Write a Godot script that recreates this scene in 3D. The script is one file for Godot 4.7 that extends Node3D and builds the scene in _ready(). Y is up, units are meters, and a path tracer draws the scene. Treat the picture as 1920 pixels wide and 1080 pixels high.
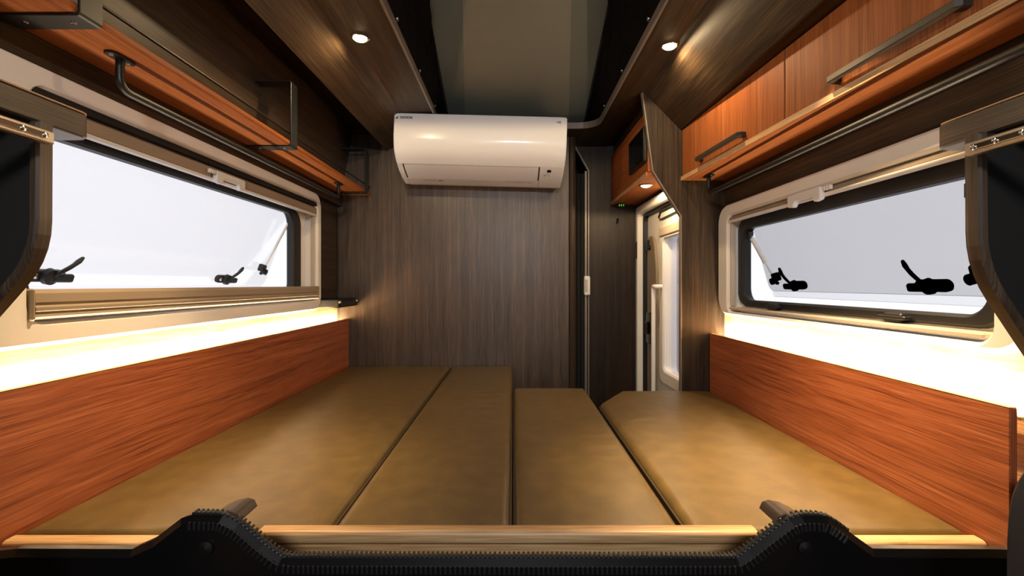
extends Node3D
# A camper-van bed compartment seen from the cab. x right, y up, the camera looks along -z; d means the distance in front of the camera (z = -d).

const CY := 1.07            # eye height
const WL := -0.975          # inner face of the left wall
const WR := 0.905           # inner face of the right wall
var mats := {}
var used := {}

# ---------------------------------------------------------------- mesh builder
class MB:
	var v := PackedVector3Array()
	var n := PackedVector3Array()
	var uv := PackedVector2Array()
	var grain := Vector3(0, 0, 1)
	var off := Vector2.ZERO
	var xf := Transform3D()
	func _init(g := Vector3(0, 0, 1), o := Vector2.ZERO):
		grain = g
		off = o
	func tex(p: Vector3, nn: Vector3) -> Vector2:
		var a := nn.abs()
		var f := Vector3(signf(nn.x), 0, 0) if a.x >= a.y and a.x >= a.z else (Vector3(0, signf(nn.y), 0) if a.y >= a.z else Vector3(0, 0, signf(nn.z)))
		var g := grain
		if absf(f.dot(g)) > 0.7:
			g = Vector3(g.y, g.z, g.x)
		return Vector2(p.dot(g), p.dot(f.cross(g))) + off
	func put(p: Vector3, nn: Vector3, fn: Vector3) -> void:
		uv.append(tex(p, fn))
		v.append(xf * p)
		n.append((xf.basis * nn).normalized())
	# a triangle whose front looks towards hint; normals may be given for each corner
	func tri(a: Vector3, b: Vector3, c: Vector3, hint: Vector3, na = null, nb = null, nc = null) -> void:
		var f := (b - a).cross(c - a)
		if f.length_squared() < 1e-18:
			return
		f = f.normalized()
		if f.dot(hint) < 0.0:
			f = -f
			var t := b; b = c; c = t
			var tn = nb; nb = nc; nc = tn
		put(a, na if na != null else f, f)
		put(c, nc if nc != null else f, f)
		put(b, nb if nb != null else f, f)
	func quad(a: Vector3, b: Vector3, c: Vector3, d: Vector3, hint: Vector3, na = null, nb = null, nc = null, nd = null) -> void:
		tri(a, b, c, hint, na, nb, nc)
		tri(a, c, d, hint, na, nc, nd)
	# a box with chamfered edges
	func box(lo: Vector3, hi: Vector3, b := 0.0) -> void:
		var c := (lo + hi) / 2.0
		var h := (hi - lo) / 2.0
		b = minf(b, minf(h.x, minf(h.y, h.z)) * 0.98)
		for a in 3:
			var a1 := (a + 1) % 3
			var a2 := (a + 2) % 3
			for s in [-1.0, 1.0]:
				var q := []
				for k in [[-1.0, -1.0], [1.0, -1.0], [1.0, 1.0], [-1.0, 1.0]]:
					var p := c
					p[a] += s * h[a]
					p[a1] += k[0] * (h[a1] - b)
					p[a2] += k[1] * (h[a2] - b)
					q.append(p)
				var hint := Vector3.ZERO
				hint[a] = s
				quad(q[0], q[1], q[2], q[3], hint)
		if b <= 0.0:
			return
		for a in 3:
			var a1 := (a + 1) % 3
			var a2 := (a + 2) % 3
			for s in [-1.0, 1.0]:
				for t in [-1.0, 1.0]:
					var q := []
					for k in [[-1.0, 0], [1.0, 0], [1.0, 1], [-1.0, 1]]:
						var p := c
						p[a] += k[0] * (h[a] - b)
						p[a1] += s * (h[a1] - (0.0 if k[1] == 0 else b))
						p[a2] += t * (h[a2] - (b if k[1] == 0 else 0.0))
						q.append(p)
					var hint := Vector3.ZERO
					hint[a1] = s
					hint[a2] = t
					quad(q[0], q[1], q[2], q[3], hint)
		for x in [-1.0, 1.0]:
			for y in [-1.0, 1.0]:
				for z in [-1.0, 1.0]:
					var s := Vector3(x, y, z)
					tri(c + s * (h - Vector3(0, b, b)), c + s * (h - Vector3(b, 0, b)), c + s * (h - Vector3(b, b, 0)), s)
	static func at(p: Vector2, t: float, axis: int) -> Vector3:
		return Vector3(t, p.y, p.x) if axis == 0 else (Vector3(p.x, t, p.y) if axis == 1 else Vector3(p.x, p.y, t))
	static func area(p: PackedVector2Array) -> float:
		var s := 0.0
		for i in p.size():
			s += p[i].cross(p[(i + 1) % p.size()])
		return s / 2.0
	static func inset(p: PackedVector2Array, b: float) -> PackedVector2Array:
		var o := PackedVector2Array()
		var k := p.size()
		for i in k:
			var e := (p[i] - p[(i + k - 1) % k]).normalized()
			var f := (p[(i + 1) % k] - p[i]).normalized()
			var n1 := Vector2(-e.y, e.x)
			var n2 := Vector2(-f.y, f.x)
			var m := (n1 + n2).normalized()
			o.append(p[i] + m * b / maxf(0.35, m.dot(n1)))
		return o
	# a polygon drawn out along an axis (0: points are (z, y), 1: (x, z), 2: (x, y)), with chamfered rims; smooth rounds its sides
	func prism(pts: PackedVector2Array, axis: int, lo: float, hi: float, b := 0.0, smooth := false) -> void:
		var p := pts
		if area(p) < 0.0:
			p = PackedVector2Array(pts)
			p.reverse()
		var q := inset(p, b) if b > 0.0 else p
		var k := p.size()
		var ax := Vector3.ZERO
		ax[axis] = 1.0
		var ns := []
		for i in k:
			var e := (p[(i + 1) % k] - p[i]).normalized()
			ns.append(at(Vector2(e.y, -e.x), 0.0, axis))
		for i in k:
			var j := (i + 1) % k
			var hint: Vector3 = ns[i]
			var na = null
			var nb = null
			if smooth:
				var pa: Vector3 = ns[(i + k - 1) % k]
				var pb: Vector3 = ns[j]
				na = (ns[i] + pa).normalized() if hint.dot(pa) > 0.6 else hint
				nb = (ns[i] + pb).normalized() if hint.dot(pb) > 0.6 else hint
			quad(at(p[i], lo + b, axis), at(p[j], lo + b, axis), at(p[j], hi - b, axis), at(p[i], hi - b, axis), hint, na, nb, nb, na)
			if b > 0.0:
				quad(at(p[i], lo + b, axis), at(p[j], lo + b, axis), at(q[j], lo, axis), at(q[i], lo, axis), hint - ax)
				quad(at(p[i], hi - b, axis), at(p[j], hi - b, axis), at(q[j], hi, axis), at(q[i], hi, axis), hint + ax)
		var t := Geometry2D.triangulate_polygon(q)
		for i in range(0, t.size(), 3):
			tri(at(q[t[i]], lo, axis), at(q[t[i + 1]], lo, axis), at(q[t[i + 2]], lo, axis), -ax)
			tri(at(q[t[i]], hi, axis), at(q[t[i + 1]], hi, axis), at(q[t[i + 2]], hi, axis), ax)
	# a plate with a hole: both outlines have the same number of points
	func ring(outer: PackedVector2Array, inner: PackedVector2Array, axis: int, lo: float, hi: float, b := 0.0) -> void:
		var k := outer.size()
		var ax := Vector3.ZERO
		ax[axis] = 1.0
		var sg := 1.0 if area(outer) > 0.0 else -1.0
		var oi := inset(outer, b * sg)
		var ii := inset(inner, -b * sg)
		for i in k:
			var j := (i + 1) % k
			var e := (outer[j] - outer[i]).normalized() * sg
			var no := at(Vector2(e.y, -e.x), 0.0, axis)
			quad(at(outer[i], lo + b, axis), at(outer[j], lo + b, axis), at(outer[j], hi - b, axis), at(outer[i], hi - b, axis), no)
			quad(at(inner[i], lo + b, axis), at(inner[j], lo + b, axis), at(inner[j], hi - b, axis), at(inner[i], hi - b, axis), -no)
			for s in [[lo, lo + b, -ax], [hi, hi - b, ax]]:
				quad(at(oi[i], s[0], axis), at(oi[j], s[0], axis), at(ii[j], s[0], axis), at(ii[i], s[0], axis), s[2])
				if b > 0.0:
					quad(at(oi[i], s[0], axis), at(oi[j], s[0], axis), at(outer[j], s[1], axis), at(outer[i], s[1], axis), no + s[2])
					quad(at(ii[i], s[0], axis), at(ii[j], s[0], axis), at(inner[j], s[1], axis), at(inner[i], s[1], axis), -no + s[2])
	# a round bar along a path; r may differ from point to point
	func tube(path: PackedVector3Array, r, seg := 12, closed := false, squash := 1.0) -> void:
		var k := path.size()
		var rings := []
		var norms := []
		var side := Vector3.ZERO
		for i in k:
			var t := (path[(i + 1) % k] - path[i - 1]).normalized() if (closed or (i > 0 and i < k - 1)) else ((path[1] - path[0]).normalized() if i == 0 else (path[k - 1] - path[k - 2]).normalized())
			if side == Vector3.ZERO:
				side = t.cross(Vector3.UP if absf(t.y) < 0.9 else Vector3.RIGHT).normalized()
			side = (side - t * side.dot(t)).normalized()
			var up := side.cross(t).normalized()
			var rr: float = r if r is float else r[i]
			var a := PackedVector3Array()
			var b := PackedVector3Array()
			for s in seg:
				var w := TAU * s / seg
				var dd := side * cos(w) + up * sin(w) * squash
				a.append(path[i] + dd * rr)
				b.append((side * cos(w) + up * sin(w) / squash).normalized())
			rings.append(a)
			norms.append(b)
		for i in (k if closed else k - 1):
			var j := (i + 1) % k
			for s in seg:
				var u := (s + 1) % seg
				quad(rings[i][s], rings[j][s], rings[j][u], rings[i][u], norms[i][s] + norms[i][u], norms[i][s], norms[j][s], norms[j][u], norms[i][u])
		if not closed:
			for e in [0, k - 1]:
				var hint := (path[0] - path[1]) if e == 0 else (path[k - 1] - path[k - 2])
				for s in seg:
					tri(path[e], rings[e][s], rings[e][(s + 1) % seg], hint)
	# a turned shape: (radius, height) pairs round an axis
	func lathe(prof: PackedVector2Array, c: Vector3, ax: Vector3, seg := 20) -> void:
		var sx := ax.cross(Vector3.RIGHT if absf(ax.x) < 0.9 else Vector3.UP).normalized()
		var sy := ax.cross(sx)
		for i in prof.size() - 1:
			var e := (prof[i + 1] - prof[i]).normalized()
			for s in seg:
				var d0 := sx * cos(TAU * s / seg) + sy * sin(TAU * s / seg)
				var d1 := sx * cos(TAU * (s + 1) / seg) + sy * sin(TAU * (s + 1) / seg)
				var n0 := d0 * e.y - ax * e.x
				var n1 := d1 * e.y - ax * e.x
				quad(c + d0 * prof[i].x + ax * prof[i].y, c + d0 * prof[i + 1].x + ax * prof[i + 1].y, c + d1 * prof[i + 1].x + ax * prof[i + 1].y, c + d1 * prof[i].x + ax * prof[i].y, n0 + n1, n0, n0, n1, n1)
	func mesh(m: Material) -> ArrayMesh:
		var a := []
		a.resize(Mesh.ARRAY_MAX)
		a[Mesh.ARRAY_VERTEX] = v
		a[Mesh.ARRAY_NORMAL] = n
		a[Mesh.ARRAY_TEX_UV] = uv
		var am := ArrayMesh.new()
		am.add_surface_from_arrays(Mesh.PRIMITIVE_TRIANGLES, a)
		am.surface_set_material(0, m)
		return am

func mb(g := Vector3(0, 0, 1), o := Vector2.ZERO) -> MB:
	return MB.new(g, o)

func pv(a: Array) -> PackedVector2Array:
	var o := PackedVector2Array()
	for i in range(0, a.size(), 2):
		o.append(Vector2(a[i], a[i + 1]))
	return o

# a rectangle with rounded corners, seg + 1 points a corner
func rrect(x0: float, y0: float, x1: float, y1: float, r: float, seg := 6) -> PackedVector2Array:
	var o := PackedVector2Array()
	for c in [[x1 - r, y0 + r, -PI / 2], [x1 - r, y1 - r, 0.0], [x0 + r, y1 - r, PI / 2], [x0 + r, y0 + r, PI]]:
		for k in seg + 1:
			var w: float = c[2] + PI / 2 * k / seg
			o.append(Vector2(c[0] + cos(w) * r, c[1] + sin(w) * r))
	return o

# a closed or open outline with its corners rounded
func rounded(p: PackedVector2Array, r: float, seg := 5) -> PackedVector2Array:
	var o := PackedVector2Array()
	var k := p.size()
	for i in k:
		var a := p[(i + k - 1) % k]
		var b := p[(i + 1) % k]
		var rr := minf(r, 0.45 * minf((a - p[i]).length(), (b - p[i]).length()))
		var s := p[i] + (a - p[i]).normalized() * rr
		var e := p[i] + (b - p[i]).normalized() * rr
		for t in seg + 1:
			var w := float(t) / seg
			o.append(s.lerp(p[i], w).lerp(p[i].lerp(e, w), w))
	return o

func smooth_path(p: PackedVector3Array, r: float, seg := 5) -> PackedVector3Array:
	var o := PackedVector3Array([p[0]])
	for i in range(1, p.size() - 1):
		var rr := minf(r, 0.45 * minf((p[i - 1] - p[i]).length(), (p[i + 1] - p[i]).length()))
		var s := p[i] + (p[i - 1] - p[i]).normalized() * rr
		var e := p[i] + (p[i + 1] - p[i]).normalized() * rr
		for t in seg + 1:
			var w := float(t) / seg
			o.append(s.lerp(p[i], w).lerp(p[i].lerp(e, w), w))
	o.append(p[p.size() - 1])
	return o

# a band of even thickness along an open 2D path, as a closed outline
func band(p: PackedVector2Array, t: float) -> PackedVector2Array:
	var o := PackedVector2Array(p)
	for i in range(p.size() - 1, -1, -1):
		var e := (p[i] - p[i - 1]).normalized() if i > 0 else (p[1] - p[0]).normalized()
		var f := (p[i + 1] - p[i]).normalized() if i < p.size() - 1 else e
		var n1 := Vector2(-e.y, e.x)
		var m := (n1 + Vector2(-f.y, f.x)).normalized()
		o.append(p[i] + m * t / maxf(0.4, m.dot(n1)))
	return o

# ---------------------------------------------------------------- naming
func numbered(called: String) -> String:
	var k: int = used.get(called, 0)
	used[called] = k + 1
	return called if k == 0 else "%s_%03d" % [called, k]

func thing(called: String, label: String, category: String, at := Vector3.ZERO, group := "") -> Node3D:
	var o := Node3D.new()
	o.name = numbered(called)
	add_child(o, true)
	o.position = at
	o.set_meta("label", label)
	o.set_meta("category", category)
	if group:
		o.set_meta("group", group)
	return o

func setting(called: String) -> Node3D:
	var o := Node3D.new()
	o.name = called
	add_child(o, true)
	o.set_meta("kind", "structure")
	return o

# one named mesh under a thing; the shape is given in the world's axes and moved to the thing's own
func part(called: String, b: MB, m: String, parent: Node3D, label := "") -> MeshInstance3D:
	var o := MeshInstance3D.new()
	o.name = called
	var p := parent
	var back := Vector3.ZERO
	while p != self:
		back += p.position
		p = p.get_parent()
	if back != Vector3.ZERO:
		for i in b.v.size():
			b.v[i] -= back
	o.mesh = b.mesh(mats[m])
	o.cast_shadow = GeometryInstance3D.SHADOW_CASTING_SETTING_ON
	parent.add_child(o, true)
	if label:
		o.set_meta("label", label)
	return o

# ---------------------------------------------------------------- materials
func streaks(seed_: int, fine: float, broad: float, warp: float) -> PackedFloat32Array:
	var out := PackedFloat32Array()
	out.resize(1024 * 512)
	var layers := []
	for k in 3:
		var fn := FastNoiseLite.new()
		fn.seed = seed_ + k
		fn.noise_type = FastNoiseLite.TYPE_SIMPLEX_SMOOTH
		fn.frequency = [fine, broad * 4.0, broad][k]
		fn.fractal_octaves = [3, 3, 2][k]
		var w: int = [48, 32, 24][k]
		var im := fn.get_seamless_image(w, 512)
		im.convert(Image.FORMAT_L8)
		im.resize(1024, 512, Image.INTERPOLATE_CUBIC)
		layers.append(im.get_data())
	var wn := FastNoiseLite.new()
	wn.seed = seed_ + 9
	wn.frequency = 0.012
	var wi := wn.get_seamless_image(128, 128)
	wi.convert(Image.FORMAT_L8)
	wi.resize(1024, 512, Image.INTERPOLATE_CUBIC)
	var wd := wi.get_data()
	for y in 512:
		for x in 1024:
			var i := y * 1024 + x
			var yy := (y + int((wd[i] - 128) * warp) + 1024) % 512
			var j := yy * 1024 + x
			out[i] = clampf((layers[0][i] * 0.50 + layers[1][j] * 0.30 + layers[2][j] * 0.20) / 255.0, 0.0, 1.0)
	return out

func ramp_texture(val: PackedFloat32Array, stops: Array, contrast: float) -> ImageTexture:
	var lut := []
	for k in 256:
		var t := clampf((k / 255.0 - 0.5) * contrast + 0.5, 0.0, 1.0) * (stops.size() - 1)
		var a := mini(int(t), stops.size() - 2)
		lut.append((stops[a] as Color).lerp(stops[a + 1], t - a))
	var d := PackedByteArray()
	d.resize(val.size() * 3)
	for i in val.size():
		var c: Color = lut[int(val[i] * 255.0)]
		d[i * 3] = int(c.r * 255.0)
		d[i * 3 + 1] = int(c.g * 255.0)
		d[i * 3 + 2] = int(c.b * 255.0)
	return ImageTexture.create_from_image(Image.create_from_data(1024, 512, false, Image.FORMAT_RGB8, d))

func grey_texture(val: PackedFloat32Array) -> ImageTexture:
	var d := PackedByteArray()
	d.resize(val.size())
	for i in val.size():
		d[i] = int(val[i] * 255.0)
	return ImageTexture.create_from_image(Image.create_from_data(1024, 512, false, Image.FORMAT_L8, d))

func plain(called: String, c: Color, rough: float, metal := 0.0) -> StandardMaterial3D:
	var m := StandardMaterial3D.new()
	m.resource_name = called
	m.albedo_color = c
	m.roughness = rough
	m.metallic = metal
	mats[called] = m
	return m

func wood(called: String, t: Texture2D, bump: Texture2D, rough: float, scale: Vector2, relief := 0.008) -> StandardMaterial3D:
	var m := plain(called, Color.WHITE, rough)
	m.albedo_texture = t
	m.uv1_scale = Vector3(1.0 / scale.x, 1.0 / scale.y, 1)
	m.heightmap_enabled = true
	m.heightmap_texture = bump
	m.heightmap_scale = relief
	m.heightmap_deep_parallax = false
	return m

func C(r: int, g: int, b: int) -> Color:
	return Color8(r, g, b)

func glow(called: String, c: Color, e: float) -> void:
	var m := plain(called, c, 0.4)
	m.emission_enabled = true
	m.emission = c
	m.emission_energy_multiplier = e

func make_materials() -> void:
	var s1 := streaks(11, 0.20, 0.012, 0.05)
	var s2 := streaks(37, 0.22, 0.014, 0.22)
	var g1 := grey_texture(s1)
	var g2 := grey_texture(s2)
	var dark := [C(34, 26, 18), C(49, 38, 27), C(59, 46, 33), C(75, 59, 43)]
	var grey := [C(42, 34, 26), C(62, 51, 40), C(75, 62, 50), C(98, 84, 68)]
	var teak := [C(92, 44, 24), C(142, 76, 44), C(162, 92, 56), C(184, 114, 74)]
	var oran := [C(104, 56, 30), C(140, 80, 42), C(154, 92, 52), C(176, 114, 70)]
	var tan := [C(150, 112, 74), C(190, 150, 104), C(206, 168, 122), C(222, 188, 146)]
	wood("dark_wood", ramp_texture(s1, dark, 2.3), g1, 0.46, Vector2(1.9, 0.30))
	(mats["dark_wood"] as StandardMaterial3D).metallic_specular = 0.3
	wood("grey_wood", ramp_texture(s1, grey, 1.9), g1, 0.38, Vector2(1.7, 0.36))
	wood("red_wood", ramp_texture(s2, teak, 1.8), g2, 0.36, Vector2(2.0, 0.26))
	wood("orange_wood", ramp_texture(s2, oran, 1.6), g2, 0.58, Vector2(1.8, 0.24))
	var wn := wood("dark_wood_shaded", (mats["dark_wood"] as StandardMaterial3D).albedo_texture, g1, 0.44, Vector2(1.5, 0.26))
	wn.albedo_color = C(206, 200, 196)  # darker copy of dark_wood: shade on the entry panel put into the colour
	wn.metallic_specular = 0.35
	(mats["orange_wood"] as StandardMaterial3D).metallic_specular = 0.2
	wood("tan_wood", ramp_texture(s1, tan, 2.0), g1, 0.4, Vector2(1.4, 0.4))
	var fn := FastNoiseLite.new()
	fn.seed = 5
	fn.frequency = 0.09
	fn.fractal_octaves = 5
	var fi := fn.get_seamless_image(512, 512)
	fi.convert(Image.FORMAT_L8)
	var ft := ImageTexture.create_from_image(fi)
	var ln := FastNoiseLite.new()
	ln.seed = 8
	ln.frequency = 0.014
	ln.fractal_octaves = 4
	var li := ln.get_seamless_image(512, 512)
	li.convert(Image.FORMAT_L8)
	var ld := li.get_data()
	var lc := PackedByteArray()
	lc.resize(512 * 512 * 3)
	for i in 512 * 512:
		var c := C(86, 68, 34).lerp(C(104, 83, 44), ld[i] / 255.0)
		lc[i * 3] = int(c.r * 255.0)
		lc[i * 3 + 1] = int(c.g * 255.0)
		lc[i * 3 + 2] = int(c.b * 255.0)
	var le := plain("leather", Color.WHITE, 0.40)
	le.metallic_specular = 0.5
	le.albedo_texture = ImageTexture.create_from_image(Image.create_from_data(512, 512, false, Image.FORMAT_RGB8, lc))
	le.uv1_scale = Vector3(1.8, 1.8, 1)
	le.heightmap_enabled = true
	le.heightmap_texture = ft
	le.heightmap_scale = 0.02
	plain("piping", C(58, 46, 30), 0.5)
	plain("black_plastic", C(9, 9, 11), 0.3)
	plain("black_metal", C(9, 9, 9), 0.45)
	plain("black_felt", C(16, 15, 14), 0.9)
	plain("rubber", C(20, 20, 22), 0.5)
	var cv := plain("canvas", C(9, 9, 10), 0.95)
	cv.metallic_specular = 0.2
	cv.heightmap_enabled = true
	cv.heightmap_texture = ft
	cv.heightmap_scale = 0.02
	cv.uv1_scale = Vector3(3, 3, 1)
	plain("charcoal", C(50, 48, 47), 0.7)
	plain("cream", C(240, 236, 228), 0.35)
	plain("blind_tan", C(150, 134, 114), 0.5)
	plain("cream_shade", C(196, 182, 162), 0.4)
	plain("taupe", C(140, 124, 104), 0.5)
	var ac := plain("gloss_white", C(238, 240, 242), 0.22)
	ac.clearcoat_enabled = true
	ac.metallic_specular = 0.35
	ac.clearcoat = 0.35
	ac.clearcoat_roughness = 0.04
	plain("white_plastic", C(236, 234, 230), 0.35)
	plain("grey_print", C(120, 116, 108), 0.5)
	plain("aluminium", C(186, 178, 168), 0.32, 0.85)
	plain("chrome", C(220, 220, 220), 0.12, 1.0)
	plain("grey_trim", C(128, 118, 108), 0.4, 0.2)
	plain("bronze", C(54, 45, 38), 0.45, 0.25)
	plain("leather_strap", C(66, 48, 36), 0.45)
	plain("roof_grey", C(98, 104, 96), 0.6)
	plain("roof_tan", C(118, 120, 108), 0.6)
	plain("screen_black", C(8, 8, 9), 0.2)
	plain("floor_brown", C(60, 50, 42), 0.6)
	plain("shell_grey", C(90, 86, 80), 0.7)
	var gl := plain("pane_clear", Color(1, 1, 1, 0.05), 0.05)
	gl.transparency = BaseMaterial3D.TRANSPARENCY_ALPHA
	var gs := plain("pane_smoke", Color(0.62, 0.61, 0.66, 0.22), 0.05)
	gs.transparency = BaseMaterial3D.TRANSPARENCY_ALPHA
	var df := plain("pane_frost", Color(0.80, 0.84, 1.0, 0.2), 0.2)
	df.transparency = BaseMaterial3D.TRANSPARENCY_ALPHA
	glow("led_glow", Color(1.0, 0.88, 0.68), 3.0)
	glow("lamp_glow", Color(1.0, 0.86, 0.62), 16.0)
	glow("panel_glow", Color(1.0, 0.93, 0.82), 2.0)
	glow("green_light", Color(0.5, 1.0, 0.3), 0.35)

func lamp(l: Light3D, c: Color, e: float) -> void:
	l.light_color = c
	l.light_energy = e
	l.shadow_enabled = true

func _ready() -> void:
	# ------------------------------------------------ camera, sky, exposure
	var cam := Camera3D.new()
	cam.name = "camera"
	add_child(cam)
	cam.position = Vector3(0, CY, 0)
	cam.projection = Camera3D.PROJECTION_FRUSTUM
	cam.near = 0.02
	cam.far = 60.0
	cam.size = 2.0 * cam.near * 540.0 / 960.0
	cam.frustum_offset = Vector2(-2.0 / 960.0, -7.0 / 960.0) * cam.near
	cam.current = true
	var env := Environment.new()
	env.background_mode = Environment.BG_COLOR
	env.background_color = Color(0.972, 0.972, 1.0)
	env.background_energy_multiplier = 1.15
	env.tonemap_mode = Environment.TONE_MAPPER_LINEAR
	env.tonemap_exposure = 1.0
	env.sdfgi_enabled = true
	env.ssao_enabled = true
	env.ssil_enabled = true
	var we := WorldEnvironment.new()
	we.name = "environment"
	we.environment = env
	add_child(we)
	make_materials()
	build_shell()
	build_window(1, -1.0)
	build_window(2, 1.0)
	build_roof()
	build_bed()
	build_lights()
	build_air_conditioner()
	build_left_shelf()
	build_right_cabinets()
	build_entry()
	build_cab()

const WARM := Color(1.0, 0.86, 0.66)

# ------------------------------------------------ lights
func downlight(at: Vector3, label: String, energy: float, angle := 89.5, soft := 0.1, aim := Vector3.DOWN) -> void:
	var t := thing("downlight", label, "downlight", at, "round recessed downlights")
	var b := mb()
	b.lathe(pv([0.030, 0.0, 0.031, -0.003, 0.028, -0.005, 0.024, -0.004, 0.023, 0.0]), at, Vector3.UP)
	part("bezel", b, "chrome", t)
	b = mb()
	b.lathe(pv([0.0, -0.013, 0.010, -0.012, 0.018, -0.009, 0.0235, -0.003]), at, Vector3.UP)
	part("lens", b, "lamp_glow", t)
	var l := SpotLight3D.new()
	l.name = "lamp"
	t.add_child(l)
	l.position = Vector3(0, -0.014, 0)
	l.basis = Basis.looking_at(aim, Vector3.FORWARD)
	l.spot_angle = angle
	l.spot_angle_attenuation = soft
	l.spot_range = 8.0
	l.spot_attenuation = 2.0
	l.light_size = 0.012
	lamp(l, WARM, energy)

func cab_fill_lamp() -> void:  # unseen lamp, added to light the air conditioner from the front
	var t := thing("cab_fill_lamp", "small white fill lamp added behind the camera on the cab wall above the windscreen", "lamp", Vector3(0, 1.75, 1.05))
	var b := mb()
	b.box(Vector3(-0.17, 1.69, 1.035), Vector3(0.17, 1.81, 1.059), 0.006)
	part("housing", b, "white_plastic", t)
	b = mb()
	b.box(Vector3(-0.155, 1.705, 1.031), Vector3(0.155, 1.795, 1.0345), 0.001)
	part("diffuser", b, "panel_glow", t)
	var l := AreaLight3D.new()
	l.name = "lamp"
	t.add_child(l)
	l.area_size = Vector2(0.30, 0.085)
	l.area_range = 8.0
	l.position = Vector3(0, 0, -0.022)
	lamp(l, Color(1.0, 0.99, 0.98), 2.1)

func led_strip(x: float, z0: float, z1: float, tilt: float, label: String) -> void:
	var t := thing("light_strip", label, "light strip", Vector3(x, 0.845, 0), "warm light strips behind the boards")
	var b := mb()
	b.box(Vector3(x - 0.010, 0.836, z1), Vector3(x + 0.010, 0.842, z0), 0.001)
	part("channel", b, "aluminium", t)
	b = mb()
	b.box(Vector3(x - 0.007, 0.8422, z1 + 0.01), Vector3(x + 0.007, 0.846, z0 - 0.01), 0.001)
	part("diffuser", b, "led_glow", t)
	var l := AreaLight3D.new()
	l.name = "lamp"
	t.add_child(l)
	l.area_size = Vector2(0.014, z0 - z1 - 0.02)
	l.area_range = 6.0
	l.position = Vector3(0, 0.003, (z0 + z1) / 2.0)
	l.rotation = Vector3(PI / 2, 0, 0)
	l.rotate_z(tilt)
	lamp(l, Color(1.0, 0.91, 0.76), 3.1)

func build_lights() -> void:
	downlight(Vector3(-0.508, 1.8895, -1.70), "glowing round downlight in the left ceiling strip above the open shelf", 0.42)
	downlight(Vector3(0.537, 1.8895, -1.757), "glowing round downlight in the right ceiling strip beside the orange overhead doors", 0.42)
	downlight(Vector3(0.628, 1.5395, -2.42), "small glowing downlight under the cabinet over the entry door", 0.36)
	downlight(Vector3(-0.508, 1.8895, -1.14), "unseen round downlight added above the near left cushion", 2.9, 32.0, 1.4, Vector3(-0.18, -1.0, -0.02))  # this and the next: unseen, added for the bright pools on the cushions
	downlight(Vector3(0.537, 1.8895, -1.14), "unseen round downlight added above the near right cushion", 6.2, 32.0, 1.4, Vector3(0.13, -1.0, -0.02))
	cab_fill_lamp()
	led_strip(-0.952, -0.92, -2.835, 1.0, "long warm light strip behind the red wood board under the left window")
	led_strip(0.882, -0.88, -2.185, -1.0, "long warm light strip behind the red wood board under the right window")

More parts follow.
